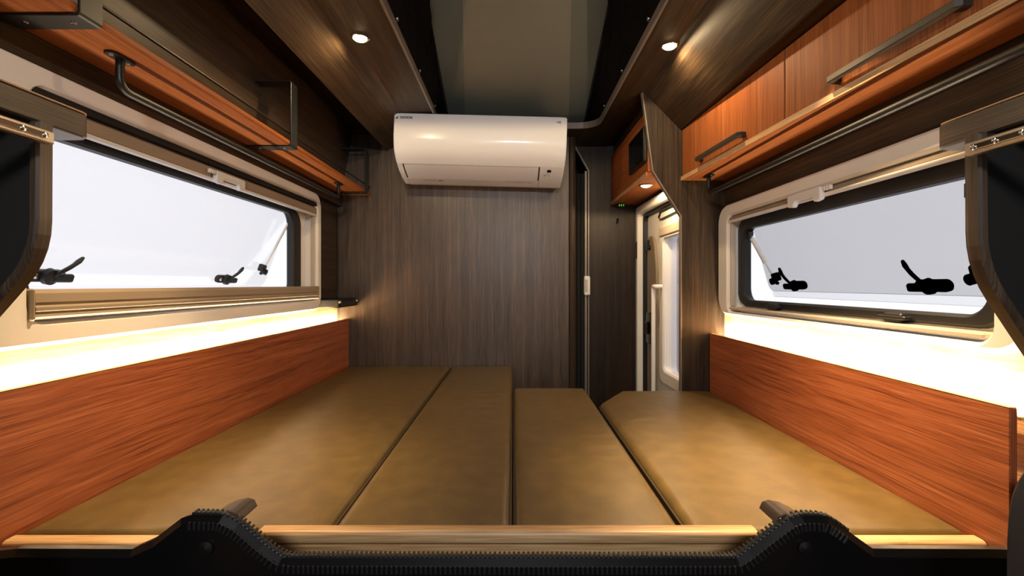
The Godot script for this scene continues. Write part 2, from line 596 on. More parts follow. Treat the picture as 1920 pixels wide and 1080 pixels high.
# ------------------------------------------------ room shell
func build_shell() -> void:
	var fl := setting("floor")
	var b := mb()
	b.box(Vector3(-1.06, -0.06, -3.5), Vector3(1.06, 0.0, 1.1))
	part("floor_board", b, "floor_brown", fl)

	# left wall, round the window (d 0.92 .. 2.51, y 0.96 .. 1.52)
	var wl := setting("wall_left")
	b = mb(Vector3(0, 0, 1), Vector2(0.3, 0.1))
	b.box(Vector3(WL - 0.05, 0.0, -2.86), Vector3(WL, 0.955, 1.1))
	part("lower_panel", b, "tan_wood", wl)
	b = mb(Vector3(0, 0, 1), Vector2(0.7, 0.2))
	b.prism(pv([-0.947, 1.502, WL - 0.05, 1.502, WL - 0.05, 2.0, -0.88, 1.96, -0.947, 1.60]), 2, -2.86, 1.1)
	part("upper_panel", b, "dark_wood", wl)
	b = mb(Vector3(0, 0, 1), Vector2(0.1, 0.5))
	b.box(Vector3(WL - 0.05, 0.955, -2.86), Vector3(WL, 1.502, -2.50))
	part("side_panel", b, "dark_wood", wl)
	b = mb(Vector3(0, 0, 1), Vector2(0.4, 0.5))
	b.box(Vector3(WL - 0.05, 0.955, -0.89), Vector3(WL, 1.502, 1.1))
	part("side_panel", b, "dark_wood", wl)

	var wr := setting("wall_right")
	b = mb(Vector3(0, 0, 1), Vector2(0.5, 0.3))
	b.box(Vector3(WR, 0.0, -2.19), Vector3(WR + 0.05, 0.955, 1.1))
	part("lower_panel", b, "tan_wood", wr)
	b = mb(Vector3(0, 0, 1), Vector2(0.2, 0.35))
	b.box(Vector3(WR, 1.385, -2.19), Vector3(WR + 0.05, 1.96, 1.1))
	part("upper_panel", b, "dark_wood", wr)
	b = mb(Vector3(0, 0, 1), Vector2(0.9, 0.35))
	b.box(Vector3(WR, 0.955, -2.19), Vector3(WR + 0.05, 1.385, -2.16))
	part("side_panel", b, "dark_wood", wr)
	b = mb(Vector3(0, 0, 1), Vector2(0.9, 0.15))
	b.box(Vector3(WR, 0.955, -0.885), Vector3(WR + 0.05, 1.385, 1.1))
	part("side_panel", b, "dark_wood", wr)
	b = mb()
	b.box(Vector3(WR + 0.05, 0.0, -3.5), Vector3(WR + 0.09, 1.96, -3.05))
	part("outer_skin", b, "shell_grey", wr)

	# the big panel at the foot of the bed
	var wb := setting("wall_back")
	b = mb(Vector3(0, 1, 0), Vector2(0.2, 0.05))
	b.box(Vector3(WL - 0.05, 0.0, -2.87), Vector3(0.309, 1.90, -2.842))
	part("back_panel", b, "grey_wood", wb)
	b = mb(Vector3(0, 1, 0), Vector2(0.6, 0.3))
	b.prism(rounded(pv([0.309, -2.842, 0.349, -2.842, 0.349, -2.93, 0.309, -2.93]), 0.018, 4), 1, 0.0, 1.90, 0.0, true)
	part("corner_post", b, "dark_wood", wb)

	# far end of the van, behind the washroom panel and the entry
	var we := setting("wall_far")
	b = mb(Vector3(0, 1, 0))
	b.box(Vector3(-1.02, 0.0, -3.5), Vector3(0.99, 2.0, -3.42))
	part("far_panel", b, "black_felt", we)
	b = mb(Vector3(0, 1, 0))
	b.box(Vector3(-1.02, 0.0, -3.5), Vector3(-0.97, 2.0, -2.86))
	part("side_panel", b, "black_felt", we)

	# partition at the end of the right bunk, its edge stepping outwards as it comes down
	var p1 := setting("wall_partition")
	b = mb(Vector3(0, 1, 0), Vector2(0.4, 0.11))
	var e1 := pv([0.554, 1.895, 0.600, 1.556, 0.721, 1.362, 0.721, 0.0])
	var poly := PackedVector2Array(e1)
	poly.append(Vector2(WR + 0.06, 0.0))
	poly.append(Vector2(WR + 0.06, 1.895))
	b.prism(poly, 2, -2.210, -2.190)
	part("panel", b, "dark_wood", p1)
	b = mb(Vector3(0, 1, 0))
	b.prism(band(e1, -0.005), 2, -2.2125, -2.1875, 0.001)
	part("edge_band", b, "grey_trim", p1, "pale edge band of the partition")

	var p2 := setting("wall_entry")
	var e2 := pv([0.372, 1.895, 0.454, 1.747, 0.454, 0.0])
	poly = PackedVector2Array(e2)
	poly.append(Vector2(0.95, 0.0))
	poly.append(Vector2(0.95, 1.895))
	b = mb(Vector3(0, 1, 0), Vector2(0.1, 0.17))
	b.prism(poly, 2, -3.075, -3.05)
	part("panel", b, "dark_wood_shaded", p2)
	b = mb(Vector3(0, 1, 0))
	b.prism(band(e2, -0.010), 2, -3.078, -3.044, 0.002)
	part("edge_band", b, "grey_trim", p2, "silver edge band of the entry panel")
	b = mb()
	b.tube(PackedVector3Array([Vector3(0.62, 1.455, -3.05), Vector3(0.62, 1.455, -3.03), Vector3(0.62, 1.447, -3.022), Vector3(0.62, 1.432, -3.022)]), 0.006, 10)
	b.lathe(pv([0.0, 0.004, 0.012, 0.004, 0.012, 0.0]), Vector3(0.62, 1.45, -3.05), Vector3(0, 0, 1), 16)
	part("coat_hook", b, "black_metal", p2)

	# flat ceiling with the round-cornered opening to the lifting roof
	var ce := setting("ceiling")
	b = mb(Vector3(0, 0, 1), Vector2(0.15, 0.02))
	b.ring(rrect(-0.535, -3.45, 0.56, 1.1, 0.002), rrect(-0.377, -2.67, 0.44, 0.62, 0.10), 1, 1.89, 1.912)
	part("ceiling_board", b, "dark_wood", ce)
	b = mb()
	b.ring(rrect(-0.383, -2.676, 0.446, 0.626, 0.106), rrect(-0.374, -2.667, 0.437, 0.617, 0.097), 1, 1.881, 1.914, 0.002)
	part("opening_trim", b, "grey_trim", ce, "silver grey edging of the roof opening")
	b = mb(Vector3(0, 0, 1), Vector2(0.4, 0.31))
	b.prism(pv([-0.535, 1.89, -0.70, 1.81, -0.707, 1.825, -0.54, 1.906]), 2, -2.842, 1.1)
	part("slope_panel", b, "dark_wood", ce)
	b = mb(Vector3(0, 0, 1), Vector2(0.8, 0.12))
	b.prism(pv([0.56, 1.89, 0.716, 1.7305, 0.728, 1.7425, 0.572, 1.904]), 2, -2.19, 1.1)
	part("slope_panel", b, "dark_wood", ce)
	b = mb(Vector3(0, 0, 1))
	b.box(Vector3(0.716, 1.7305, -2.19), Vector3(WR + 0.04, 1.742, 1.1))
	part("soffit", b, "dark_wood", ce)
	b = mb(Vector3(0, 0, 1))
	b.box(Vector3(-1.02, 1.93, -2.86), Vector3(-0.53, 1.96, 1.1))
	part("shelf_ceiling", b, "dark_wood", ce)
	b = mb(Vector3(0, 0, 1))
	b.box(Vector3(0.55, 1.905, -3.5), Vector3(0.99, 1.94, 1.1))
	part("side_ceiling", b, "dark_wood", ce)
	b = mb(Vector3(0, 0, 1))
	b.box(Vector3(-1.02, 1.905, -3.5), Vector3(-0.53, 1.94, -2.84))
	part("far_ceiling", b, "dark_wood", ce)

# ------------------------------------------------ the two top-hung windows; s -1 left, 1 right
func build_window(k: int, s: float) -> void:
	var left := s < 0.0
	var w := setting("window_%d" % k)
	var fx := 0.945 if left else 0.874           # inner face of the frame, from the middle
	var ox := 1.02 if left else 0.95
	var far_ := 2.527 if left else 2.186
	var near_ := 0.862
	var y0 := 0.945
	var y1 := 1.512 if left else 1.395
	var if_ := far_ - (0.05 if left else 0.095)
	var in_ := 1.002 if left else 0.938
	var iy0 := 0.995 if left else 0.960
	var iy1 := 1.462 if left else 1.347
	var X := func(a: float, c: float) -> Array: return [minf(a * s, c * s), maxf(a * s, c * s)]
	var r: Array = X.call(fx, ox)
	var b := mb()
	b.ring(rrect(-far_, y0, -near_, y1, 0.075, 8), rrect(-if_, iy0, -in_, iy1, 0.035, 8), 0, r[0], r[1], 0.008)
	part("frame", b, "cream", w, "cream window frame with rounded corners")
	# rubber seal of the opening
	var rf := 2.395 if left else 2.10
	var rn := 1.0 if left else 0.945
	var ry0 := 1.005 if left else 0.982
	var ry1 := 1.410 if left else 1.338
	var rx := fx + 0.045
	r = X.call(rx, ox + 0.004)
	b = mb()
	var fr := mb()
	b.ring(rrect(-rf, ry0, -rn, ry1, 0.07, 8), rrect(-rf + (0.085 if left else 0.055), ry0 + 0.026, -rn - 0.05, ry1 - (0.022 if left else 0.048), 0.05, 8), 0, r[0], r[1], 0.006)
	part("rubber_seal", b, "rubber", w)
	# sheet that fills the reveal between the frame and the rubber seal
	r = X.call(rx + 0.012, ox + 0.002)
	fr.ring(rrect(-far_ + 0.02, y0 + 0.02, -near_ - 0.02, y1 - 0.02, 0.03, 8), rrect(-rf + 0.01, ry0 + 0.01, -rn - 0.01, ry1 - 0.01, 0.06, 8), 0, r[0], r[1])
	part("reveal", fr, "white_plastic", w)
	# blind cassette along the top
	var cy0 := 1.402 if left else 1.324
	var cy1 := 1.447 if left else 1.348
	b = mb()
	r = X.call(fx + 0.006, fx + 0.034)
	b.prism(pv([r[0], cy0 + 0.008, r[0] + 0.006, cy0, r[1] - 0.006, cy0, r[1], cy0 + 0.008, r[1], cy1 - 0.01, (r[0] + r[1]) / 2 , cy1, r[0], cy1 - 0.01]), 2, -if_ - 0.004, -in_ + 0.0, 0.0)
	part("blind_cassette", b, "blind_tan", w)
	b = mb()
	r = X.call(fx + 0.001, fx + 0.02)
	b.box(Vector3(r[0], cy0 - 0.004, -if_ + 0.004), Vector3(r[1], cy0 + 0.004, -in_ - 0.02), 0.0015)
	part("blind_lip", b, "cream", w)
	if left:
		b = mb()
		r = X.call(fx + 0.002, fx + 0.03)
		b.box(Vector3(r[0], 1.447, -if_), Vector3(r[1], 1.4635, -in_ - 0.01), 0.001)
		part("brush_seal", b, "black_felt", w)
	# pull tab on the blind: a plate with two feet
	var td := 1.70 if left else 1.525
	var ty := 1.434 if left else 1.350
	b = mb()
	r = X.call(fx - 0.012, fx + 0.004)
	b.prism(rounded(pv([-td - 0.085, ty - 0.004, -td + 0.085, ty - 0.004, -td + 0.085, ty - 0.040, -td + 0.055, ty - 0.044, -td + 0.045, ty - 0.026, -td - 0.045, ty - 0.026, -td - 0.055, ty - 0.044, -td - 0.085, ty - 0.040]), 0.006, 3), 0, r[0], r[1], 0.002)
	part("pull_tab", b, "white_plastic", w)
	for q in 3:
		b = mb()
		b.box(Vector3(r[0] + 0.006, ty - 0.018, -td + 0.095 + q * 0.011 - 0.003), Vector3(r[1], ty - 0.006, -td + 0.095 + q * 0.011 + 0.003), 0.001)
		part("tab_rib", b, "cream", w)
	# blind rail along the far side
	b = mb()
	r = X.call(fx + 0.012, fx + 0.03)
	b.box(Vector3(r[0], iy0 + 0.02, -if_ - 0.001), Vector3(r[1], iy1 - 0.02, -if_ + 0.012), 0.002)
	part("blind_track", b, "cream_shade", w)
	if left:
		# lower blind bar with ribs, drawn up a little
		b = mb()
		var prof := pv([-0.955, 0.999, -0.944, 0.999, -0.938, 1.005, -0.940, 1.012, -0.936, 1.017, -0.936, 1.024, -0.940, 1.028, -0.937, 1.034, -0.938, 1.052, -0.943, 1.060, -0.970, 1.060, -0.970, 1.010])
		b.prism(prof, 2, -if_ + 0.002, -1.005, 0.0)
		part("blind_bar", b, "blind_tan", w, "ribbed bottom bar of the drawn-up blind")
		b = mb()
		b.box(Vector3(-0.972, 0.998, -1.006), Vector3(-0.936, 1.061, -0.997), 0.003)
		part("bar_end_cap", b, "blind_tan", w)
		b = mb()
		b.box(Vector3(-0.972, 0.998, -if_ - 0.001), Vector3(-0.936, 1.061, -if_ + 0.008), 0.003)
		part("bar_end_cap", b, "blind_tan", w)
	else:
		b = mb()
		r = X.call(fx + 0.006, fx + 0.05)
		b.box(Vector3(r[0], 0.966, -if_), Vector3(r[1], 0.978, -in_ - 0.02), 0.003)
		part("sill_ledge", b, "cream_shade", w)
	# hinged pane, pushed out at the bottom: axes along the pane
	var hy := ry1 - 0.008
	var hx := ox - 0.004
	var tilt := 0.34 if left else 0.27
	var P := func(d: float, down: float, out_: float) -> Vector3: return Vector3(s * (hx + sin(tilt) * down + cos(tilt) * out_), hy - cos(tilt) * down + sin(tilt) * out_, -d)
	var pf := rf - 0.03
	var pn := rn + 0.03
	var pl := 0.385 if left else 0.325
	b = mb()
	var od: Vector3 = Vector3(s * cos(tilt), sin(tilt), 0)
	var dn: Vector3 = Vector3(s * sin(tilt), -cos(tilt), 0)
	var xf := Transform3D(Basis(Vector3(0, 0, -1), dn, od), Vector3(s * hx, hy, 0))
	b.xf = xf
	b.prism(rrect(pn, 0.0, pf, pl - 0.024, 0.03, 6), 2, 0.012, 0.016)
	part("pane", b, "pane_clear" if left else "pane_smoke", w, "tilted acrylic pane")
	b = mb()
	b.xf = xf
	b.box(Vector3(pn + 0.02, pl - 0.0235, 0.010), Vector3(pf - 0.02, pl, 0.018), 0.002)
	part("pane_rim", b, "pane_clear", w, "clear bottom rim of the pane")
	# latches on the pane
	var ld := [1.235, 2.0] if left else [1.245, 1.84]
	for q in 2:
		var o := MeshInstance3D.new()
		var lb := mb()
		lb.xf = xf
		var c: float = ld[q]
		var ly := pl - (0.055 if left else 0.052)
		var flip := 1.0 if left else -1.0
		lb.prism(rrect(c - 0.052, ly - 0.014, c + 0.052, ly + 0.016, 0.0148, 6), 2, -0.004, 0.0115, 0.003)
		lb.lathe(pv([0.021, 0.0, 0.019, 0.012, 0.0, 0.015]), Vector3(c, ly, -0.004), Vector3(0, 0, -1), 16)
		lb.box(Vector3(c, ly - 0.009, -0.020), Vector3(c + 0.060, ly + 0.012, -0.006), 0.004)
		var latch := part("latch", lb, "rubber", w)
		lb = mb()
		lb.xf = xf
		var hpts := PackedVector3Array()
		var hr := []
		for t in 7:
			var u := t / 6.0
			hpts.append(Vector3(c + 0.004 + (0.052 if left else 0.036) * pow(u, 1.4), ly - 0.004 - (0.052 if left else 0.066) * u, -0.014 - 0.014 * sin(u * 2.4)))
			hr.append(0.0065 + 0.0022 * sin(u * 3.0) + (0.0025 if t == 5 else 0.0))
		lb.tube(hpts, hr, 10, false, 0.6)
		part("lever", lb, "rubber", latch)
		lb = mb()
		lb.xf = xf
		lb.lathe(pv([0.008, 0.0, 0.007, 0.003, 0.0, 0.004]), Vector3(c - 0.033, ly, -0.004), Vector3(0, 0, -1), 14)
		part("button", lb, "chrome", latch)
		o.free()
	# stays: a slim tube from the seal to a knuckle on the pane
	for q in [[rf - 0.075, 1.0], [rn + 0.105, -1.0]]:
		var a := Vector3(s * (rx + 0.02), ry1 - (0.045 if left else 0.075), -q[0])
		var e: Vector3 = P.call(q[0] - q[1] * 0.06, pl - 0.10 if left else pl - 0.075, -0.008)
		var st := mb()
		st.tube(PackedVector3Array([a, a.lerp(e, 0.62)]), 0.0055 if left else 0.009, 10)
		st.tube(PackedVector3Array([a.lerp(e, 0.6), e]), 0.004, 8)
		var stay := part("stay", st, "white_plastic", w)
		st = mb()
		st.tube(PackedVector3Array([a - Vector3(0, 0.014, 0), a + Vector3(0, 0.014, 0)]), 0.011, 10)
		part("stay_pivot", st, "rubber", stay)
		st = mb()
		st.xf = xf
		var le := xf.affine_inverse() * e
		st.box(Vector3(le.x - 0.016, le.y - 0.026, -0.016), Vector3(le.x + 0.010, le.y + 0.006, 0.0118), 0.004)
		st.lathe(pv([0.013, 0.0, 0.013, 0.012, 0.0, 0.016]), Vector3(le.x + 0.006, le.y + 0.004, -0.010), Vector3(0, 0, -1), 12)
		st.tube(PackedVector3Array([Vector3(le.x - 0.004, le.y + 0.002, -0.012), Vector3(le.x - 0.036, le.y + 0.010, -0.020)]), 0.007, 8)
		part("stay_knuckle", st, "rubber", stay)
	# catches on the lower seal
	if not left:
		for c in [1.80, 1.226]:
			b = mb()
			r = X.call(rx - 0.014, rx + 0.012)
			b.box(Vector3(r[0], ry0 - 0.002, -c - 0.03), Vector3(r[1], ry0 + 0.020, -c + 0.03), 0.004)
			b.box(Vector3(r[0] - 0.004, ry0 + 0.004, -c - 0.045), Vector3(r[1], ry0 + 0.014, -c + 0.045), 0.003)
			part("catch", b, "rubber", w)

# ------------------------------------------------ lifting roof and its canvas
func build_roof() -> void:
	var slope := 0.36
	var hinge := Vector3(0.03, 1.92, -2.86)
	var ry := func(z: float) -> float: return hinge.y + slope * (z - hinge.z)
	var ro := setting("roof")
	var b := mb()
	b.prism(pv([-2.9, ry.call(-2.9), 0.75, ry.call(0.75), 0.75, ry.call(0.75) + 0.05, -2.9, ry.call(-2.9) + 0.05]), 0, -0.47, 0.53)
	part("roof_panel", b, "roof_grey", ro)
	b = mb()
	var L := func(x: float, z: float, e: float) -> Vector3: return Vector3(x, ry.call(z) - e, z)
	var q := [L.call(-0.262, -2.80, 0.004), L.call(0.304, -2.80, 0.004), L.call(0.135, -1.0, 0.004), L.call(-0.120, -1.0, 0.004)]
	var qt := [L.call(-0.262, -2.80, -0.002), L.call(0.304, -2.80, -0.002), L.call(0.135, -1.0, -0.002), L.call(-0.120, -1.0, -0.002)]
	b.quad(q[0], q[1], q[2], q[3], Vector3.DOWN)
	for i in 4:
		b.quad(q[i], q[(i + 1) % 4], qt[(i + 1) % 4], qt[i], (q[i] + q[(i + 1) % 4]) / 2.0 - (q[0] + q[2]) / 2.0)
	part("pale_strip", b, "roof_tan", ro, "paler tan strip in the middle of the roof panel, wider at the far end")  # a paler tapered strip laid on the underside of the roof panel
	# canvas walls that hang between roof and opening, folded inwards
	var rng := RandomNumberGenerator.new()
	rng.seed = 3
	var fn := FastNoiseLite.new()
	fn.seed = 21
	fn.frequency = 1.6
	for s in [-1.0, 1.0]:
		var t := thing("tent_canvas", "black folded tent canvas hanging %s of the roof opening" % ("along the left side" if s < 0 else "along the right side"), "canvas", Vector3(0.03 + s * 0.40, 1.9, -1.2), "black tent canvas of the lifting roof")
		b = mb()
		var nz := 60
		var ny := 14
		var g := []
		for i in nz + 1:
			var z := -2.82 + 3.5 * i / nz
			var row := []
			for j in ny + 1:
				var u := float(j) / ny
				var yb := 1.915
				var yt: float = ry.call(z)
				var x0 := -0.382 if s < 0 else 0.445
				var x1 := -0.352 if s < 0 else 0.392
				var x := lerpf(x0, x1, u)
				var amp := sin(PI * u) * clampf((yt - yb) * 0.25, 0.0, 0.075)
				x -= s * amp * (0.25 + 0.9 * absf(fn.get_noise_2d(z * 1.4, u * 1.2 + s * 7.0)) + 0.25 * sin(z * 5.0 + u * 6.0))
				row.append(Vector3(x, lerpf(yb, yt, u), z))
			g.append(row)
		for i in nz:
			for j in ny:
				b.quad(g[i][j], g[i + 1][j], g[i + 1][j + 1], g[i][j + 1], Vector3(-s, 0, 0))
				b.quad(g[i][j] + Vector3(s * 0.004, 0, 0), g[i + 1][j] + Vector3(s * 0.004, 0, 0), g[i + 1][j + 1] + Vector3(s * 0.004, 0, 0), g[i][j + 1] + Vector3(s * 0.004, 0, 0), Vector3(s, 0, 0))
		part("cloth", b, "canvas", t)
		for z in [-2.45, -2.05, -1.65, -1.25]:
			b = mb()
			b.lathe(pv([0.008, 0.0, 0.007, 0.004, 0.0, 0.006]), Vector3(-0.374 if s < 0 else 0.437, 1.925, z), Vector3(-s, 0, 0), 12)
			part("snap", b, "chrome", t)
		b = mb()
		var zz := PackedVector3Array()
		for i in nz + 1:
			zz.append(g[i][ny] + Vector3(-s * 0.004, -0.006, 0))
		b.tube(zz, 0.006, 8)
		part("hem", b, "black_felt", t)
	# canvas end above the cab, with the daylight of its mesh window
	b = mb()
	b.ring(rrect(-0.47, 1.912, 0.53, ry.call(0.64), 0.002), rrect(-0.34, 2.15, 0.40, 2.95, 0.05), 2, 0.64, 0.66)
	part("canvas_end", b, "canvas", ro)
	b = mb()
	b.box(Vector3(-0.47, 1.91, -2.92), Vector3(0.53, 1.96, -2.80))
	part("hinge_rail", b, "black_plastic", ro)

# ------------------------------------------------ bed
func cushion(label: String, xl: Callable, x1: float, d0: float, d1: float, top: float, crown: float, seed_: int, wrinkles: Array) -> void:
	var mid := Vector3((float(xl.call(d0)) + x1) / 2.0, top - 0.12, -(d0 + d1) / 2.0)
	var t := thing("bed_cushion", label, "cushion", mid, "brown leather bed cushions")
	var fn := FastNoiseLite.new()
	fn.seed = seed_
	fn.frequency = 2.4
	fn.fractal_octaves = 3
	var us := []
	var vs := []
	var edge := [0.0, 0.002, 0.005, 0.009, 0.014, 0.022]
	for e in edge: us.append(e)
	for i in range(1, 26): us.append(-1.0 - i / 26.0)
	for i in range(5, -1, -1): us.append(10.0 + edge[i])
	for e in edge: vs.append(e)
	for i in range(1, 70): vs.append(-1.0 - i / 70.0)
	for i in range(5, -1, -1): vs.append(10.0 + edge[i])
	var R := 0.020
	var g := []
	var rim := PackedVector3Array()
	for vv in vs:
		var d: float = d0 + vv if vv >= 0.0 and vv < 5.0 else (d1 - (vv - 10.0) if vv >= 5.0 else d0 + 0.022 + (d1 - d0 - 0.044) * (-vv - 1.0))
		var row := []
		var a: float = xl.call(d)
		for uu in us:
			var x: float = a + uu if uu >= 0.0 and uu < 5.0 else (x1 - (uu - 10.0) if uu >= 5.0 else a + 0.022 + (x1 - a - 0.044) * (-uu - 1.0))
			var ed := minf(minf(x - a, x1 - x), minf(d - d0, d1 - d))
			var h := 0.0
			if ed < R:
				h = -R + sqrt(maxf(0.0, R * R - (R - ed) * (R - ed)))
			var px := (x - a) / (x1 - a)
			var pz := (d - d0) / (d1 - d0)
			h += crown * (1.0 - pow(2.0 * px - 1.0, 4.0)) * (1.0 - pow(2.0 * pz - 1.0, 8.0))
			h += 0.0022 * fn.get_noise_2d(x, d) * clampf(ed / 0.05, 0.0, 1.0)
			for w in wrinkles:
				var dx: float = (x - w[0]) / w[2]
				var dz: float = (d - w[1] - w[4] * (x - w[0])) / w[3]
				h += 0.0035 * exp(-dx * dx - dz * dz) * clampf(ed / 0.015, 0.0, 1.0)
			row.append(Vector3(x, top + h, -d))
		g.append(row)
	var b := mb()
	var nr := g.size()
	var nc: int = us.size()
	var ns := []
	for i in nr:
		var row := []
		for j in nc:
			var du: Vector3 = g[i][mini(j + 1, nc - 1)] - g[i][maxi(j - 1, 0)]
			var dv: Vector3 = g[mini(i + 1, nr - 1)][j] - g[maxi(i - 1, 0)][j]
			var nn := du.cross(dv).normalized()
			row.append(nn if nn.y > 0.0 else -nn)
		ns.append(row)
	for i in nr - 1:
		for j in nc - 1:
			b.quad(g[i][j], g[i + 1][j], g[i + 1][j + 1], g[i][j + 1], Vector3.UP, ns[i][j], ns[i + 1][j], ns[i + 1][j + 1], ns[i][j + 1])
	for j in nc: rim.append(g[0][j])
	for i in range(1, nr): rim.append(g[i][nc - 1])
	for j in range(nc - 2, -1, -1): rim.append(g[nr - 1][j])
	for i in range(nr - 2, 0, -1): rim.append(g[i][0])
	var low := top - 0.12
	var ctr := Vector3(mid.x, 0, mid.z)
	for i in rim.size():
		var p := rim[i]
		var q := rim[(i + 1) % rim.size()]
		var hint := (p + q) / 2.0 - ctr
		var e := (q - p).cross(Vector3.UP)
		if e.dot(hint) < 0.0:
			e = -e
		b.quad(p, q, Vector3(q.x, low, q.z), Vector3(p.x, low, p.z), e)
	part("cover", b, "leather", t)
	b = mb()
	var pp := PackedVector3Array()
	for p in rim:
		var o := (p - Vector3(ctr.x, p.y, ctr.z)).normalized()
		if pp.is_empty() or pp[pp.size() - 1].distance_to(p) > 0.004:
			pp.append(p + Vector3(0, 0.004, 0))
	b.tube(pp, 0.0028, 6, true)
	part("piping", b, "piping", t)

func build_bed() -> void:
	var base := thing("bed_platform", "dark wooden bed platform under the four brown leather cushions", "bed base", Vector3(0, 0, -1.8))
	var b := mb(Vector3(0, 0, 1), Vector2(0.2, 0.2))
	b.box(Vector3(-0.905, 0.0, -2.838), Vector3(-0.003, 0.490, -0.945), 0.002)
	part("left_box", b, "dark_wood", base)
	b = mb(Vector3(0, 0, 1), Vector2(0.6, 0.2))
	b.box(Vector3(0.0, 0.36, -2.24), Vector3(0.318, 0.490, -0.945), 0.002)
	part("infill_board", b, "dark_wood", base)
	b = mb(Vector3(0, 0, 1), Vector2(0.9, 0.2))
	b.prism(pv([0.328, -0.945, 0.838, -0.945, 0.838, -2.187, 0.475, -2.187, 0.328, -1.93]), 1, 0.0, 0.490, 0.002)
	part("right_box", b, "dark_wood", base)
	var top := 0.617
	cushion("wide brown leather bed cushion against the left red wood board", func(_d): return -0.906, -0.345, 0.942, 2.838, top, 0.006, 1, [])
	cushion("long narrow brown leather cushion left of the middle seam reaching the back panel", func(_d): return -0.338, -0.005, 0.942, 2.838, top, 0.005, 2, [[-0.12, 2.05, 0.08, 0.014, 0.4], [-0.10, 1.86, 0.06, 0.012, 0.3]])
	cushion("short narrow brown leather cushion right of the middle seam", func(_d): return 0.003, 0.314, 0.942, 2.245, top, 0.005, 3, [[0.26, 1.42, 0.05, 0.010, 0.1], [0.25, 1.53, 0.06, 0.010, 0.15], [0.22, 1.33, 0.04, 0.012, -0.2]])
	cushion("wide brown leather bed cushion with one cut-off corner beside the right red wood board", func(d): return 0.328 if d < 1.946 else 0.328 + (d - 1.946) * 0.55, 0.837, 0.942, 2.187, top, 0.007, 4, [[0.42, 1.7, 0.07, 0.012, 0.3]])
	# red wood boards along the walls
	var l := thing("side_board", "long red wood board along the left wall under the lit strip", "board", Vector3(-0.915, 0.5, -1.88), "red wood boards beside the bed")
	b = mb(Vector3(0, 0, 1), Vector2(0.15, 0.11))
	b.box(Vector3(-0.923, 0.30, -2.838), Vector3(-0.909, 0.878, -0.84), 0.0015)
	part("board", b, "red_wood", l)
	b = mb()
	b.box(Vector3(-0.9235, 0.8785, -2.838), Vector3(-0.9085, 0.8797, -0.84), 0.0004)
	part("edge_band", b, "tan_wood", l)
	l = thing("side_board", "long red wood board along the right wall below the smoked window", "board", Vector3(0.846, 0.5, -1.54), "red wood boards beside the bed")
	b = mb(Vector3(0, 0, 1), Vector2(0.55, 0.23))
	b.box(Vector3(0.84, 0.30, -2.186), Vector3(0.854, 0.860, -0.866), 0.0015)
	part("board", b, "red_wood", l)
	b = mb()
	b.box(Vector3(0.8395, 0.8605, -2.186), Vector3(0.8545, 0.8617, -0.866), 0.0004)
	part("edge_band", b, "tan_wood", l)
	# rail along the near end of the bed
	var r := thing("bed_rail", "pale wood rail along the near end of the cushions, raised in the middle", "rail", Vector3(0, 0.55, -0.92))
	b = mb(Vector3(1, 0, 0), Vector2(0.1, 0.1))
	b.prism(rounded(pv([-0.938, 0.608, -0.938, 0.632, -0.905, 0.632, -0.905, 0.608]), 0.010, 5), 0, -0.452, 0.434, 0.0, true)
	part("raised_cap", b, "tan_wood", r)
	b = mb(Vector3(1, 0, 0), Vector2(0.4, 0.3))
	b.prism(rounded(pv([-0.938, 0.590, -0.938, 0.614, -0.905, 0.614, -0.905, 0.590]), 0.010, 5), 0, -0.905, -0.453, 0.0, true)
	part("side_cap", b, "tan_wood", r)
	b = mb(Vector3(1, 0, 0), Vector2(0.7, 0.35))
	b.prism(rounded(pv([-0.938, 0.590, -0.938, 0.614, -0.905, 0.614, -0.905, 0.590]), 0.010, 5), 0, 0.435, 0.838, 0.0, true)
	part("side_cap", b, "tan_wood", r)
	b = mb(Vector3(1, 0, 0), Vector2(0.2, 0.4))
	b.prism(pv([-0.905, 0.0, -0.905, 0.5885, -0.452, 0.5885, -0.452, 0.606, 0.434, 0.606, 0.434, 0.5885, 0.838, 0.5885, 0.838, 0.0]), 2, -0.936, -0.913)
	part("apron", b, "tan_wood", r)

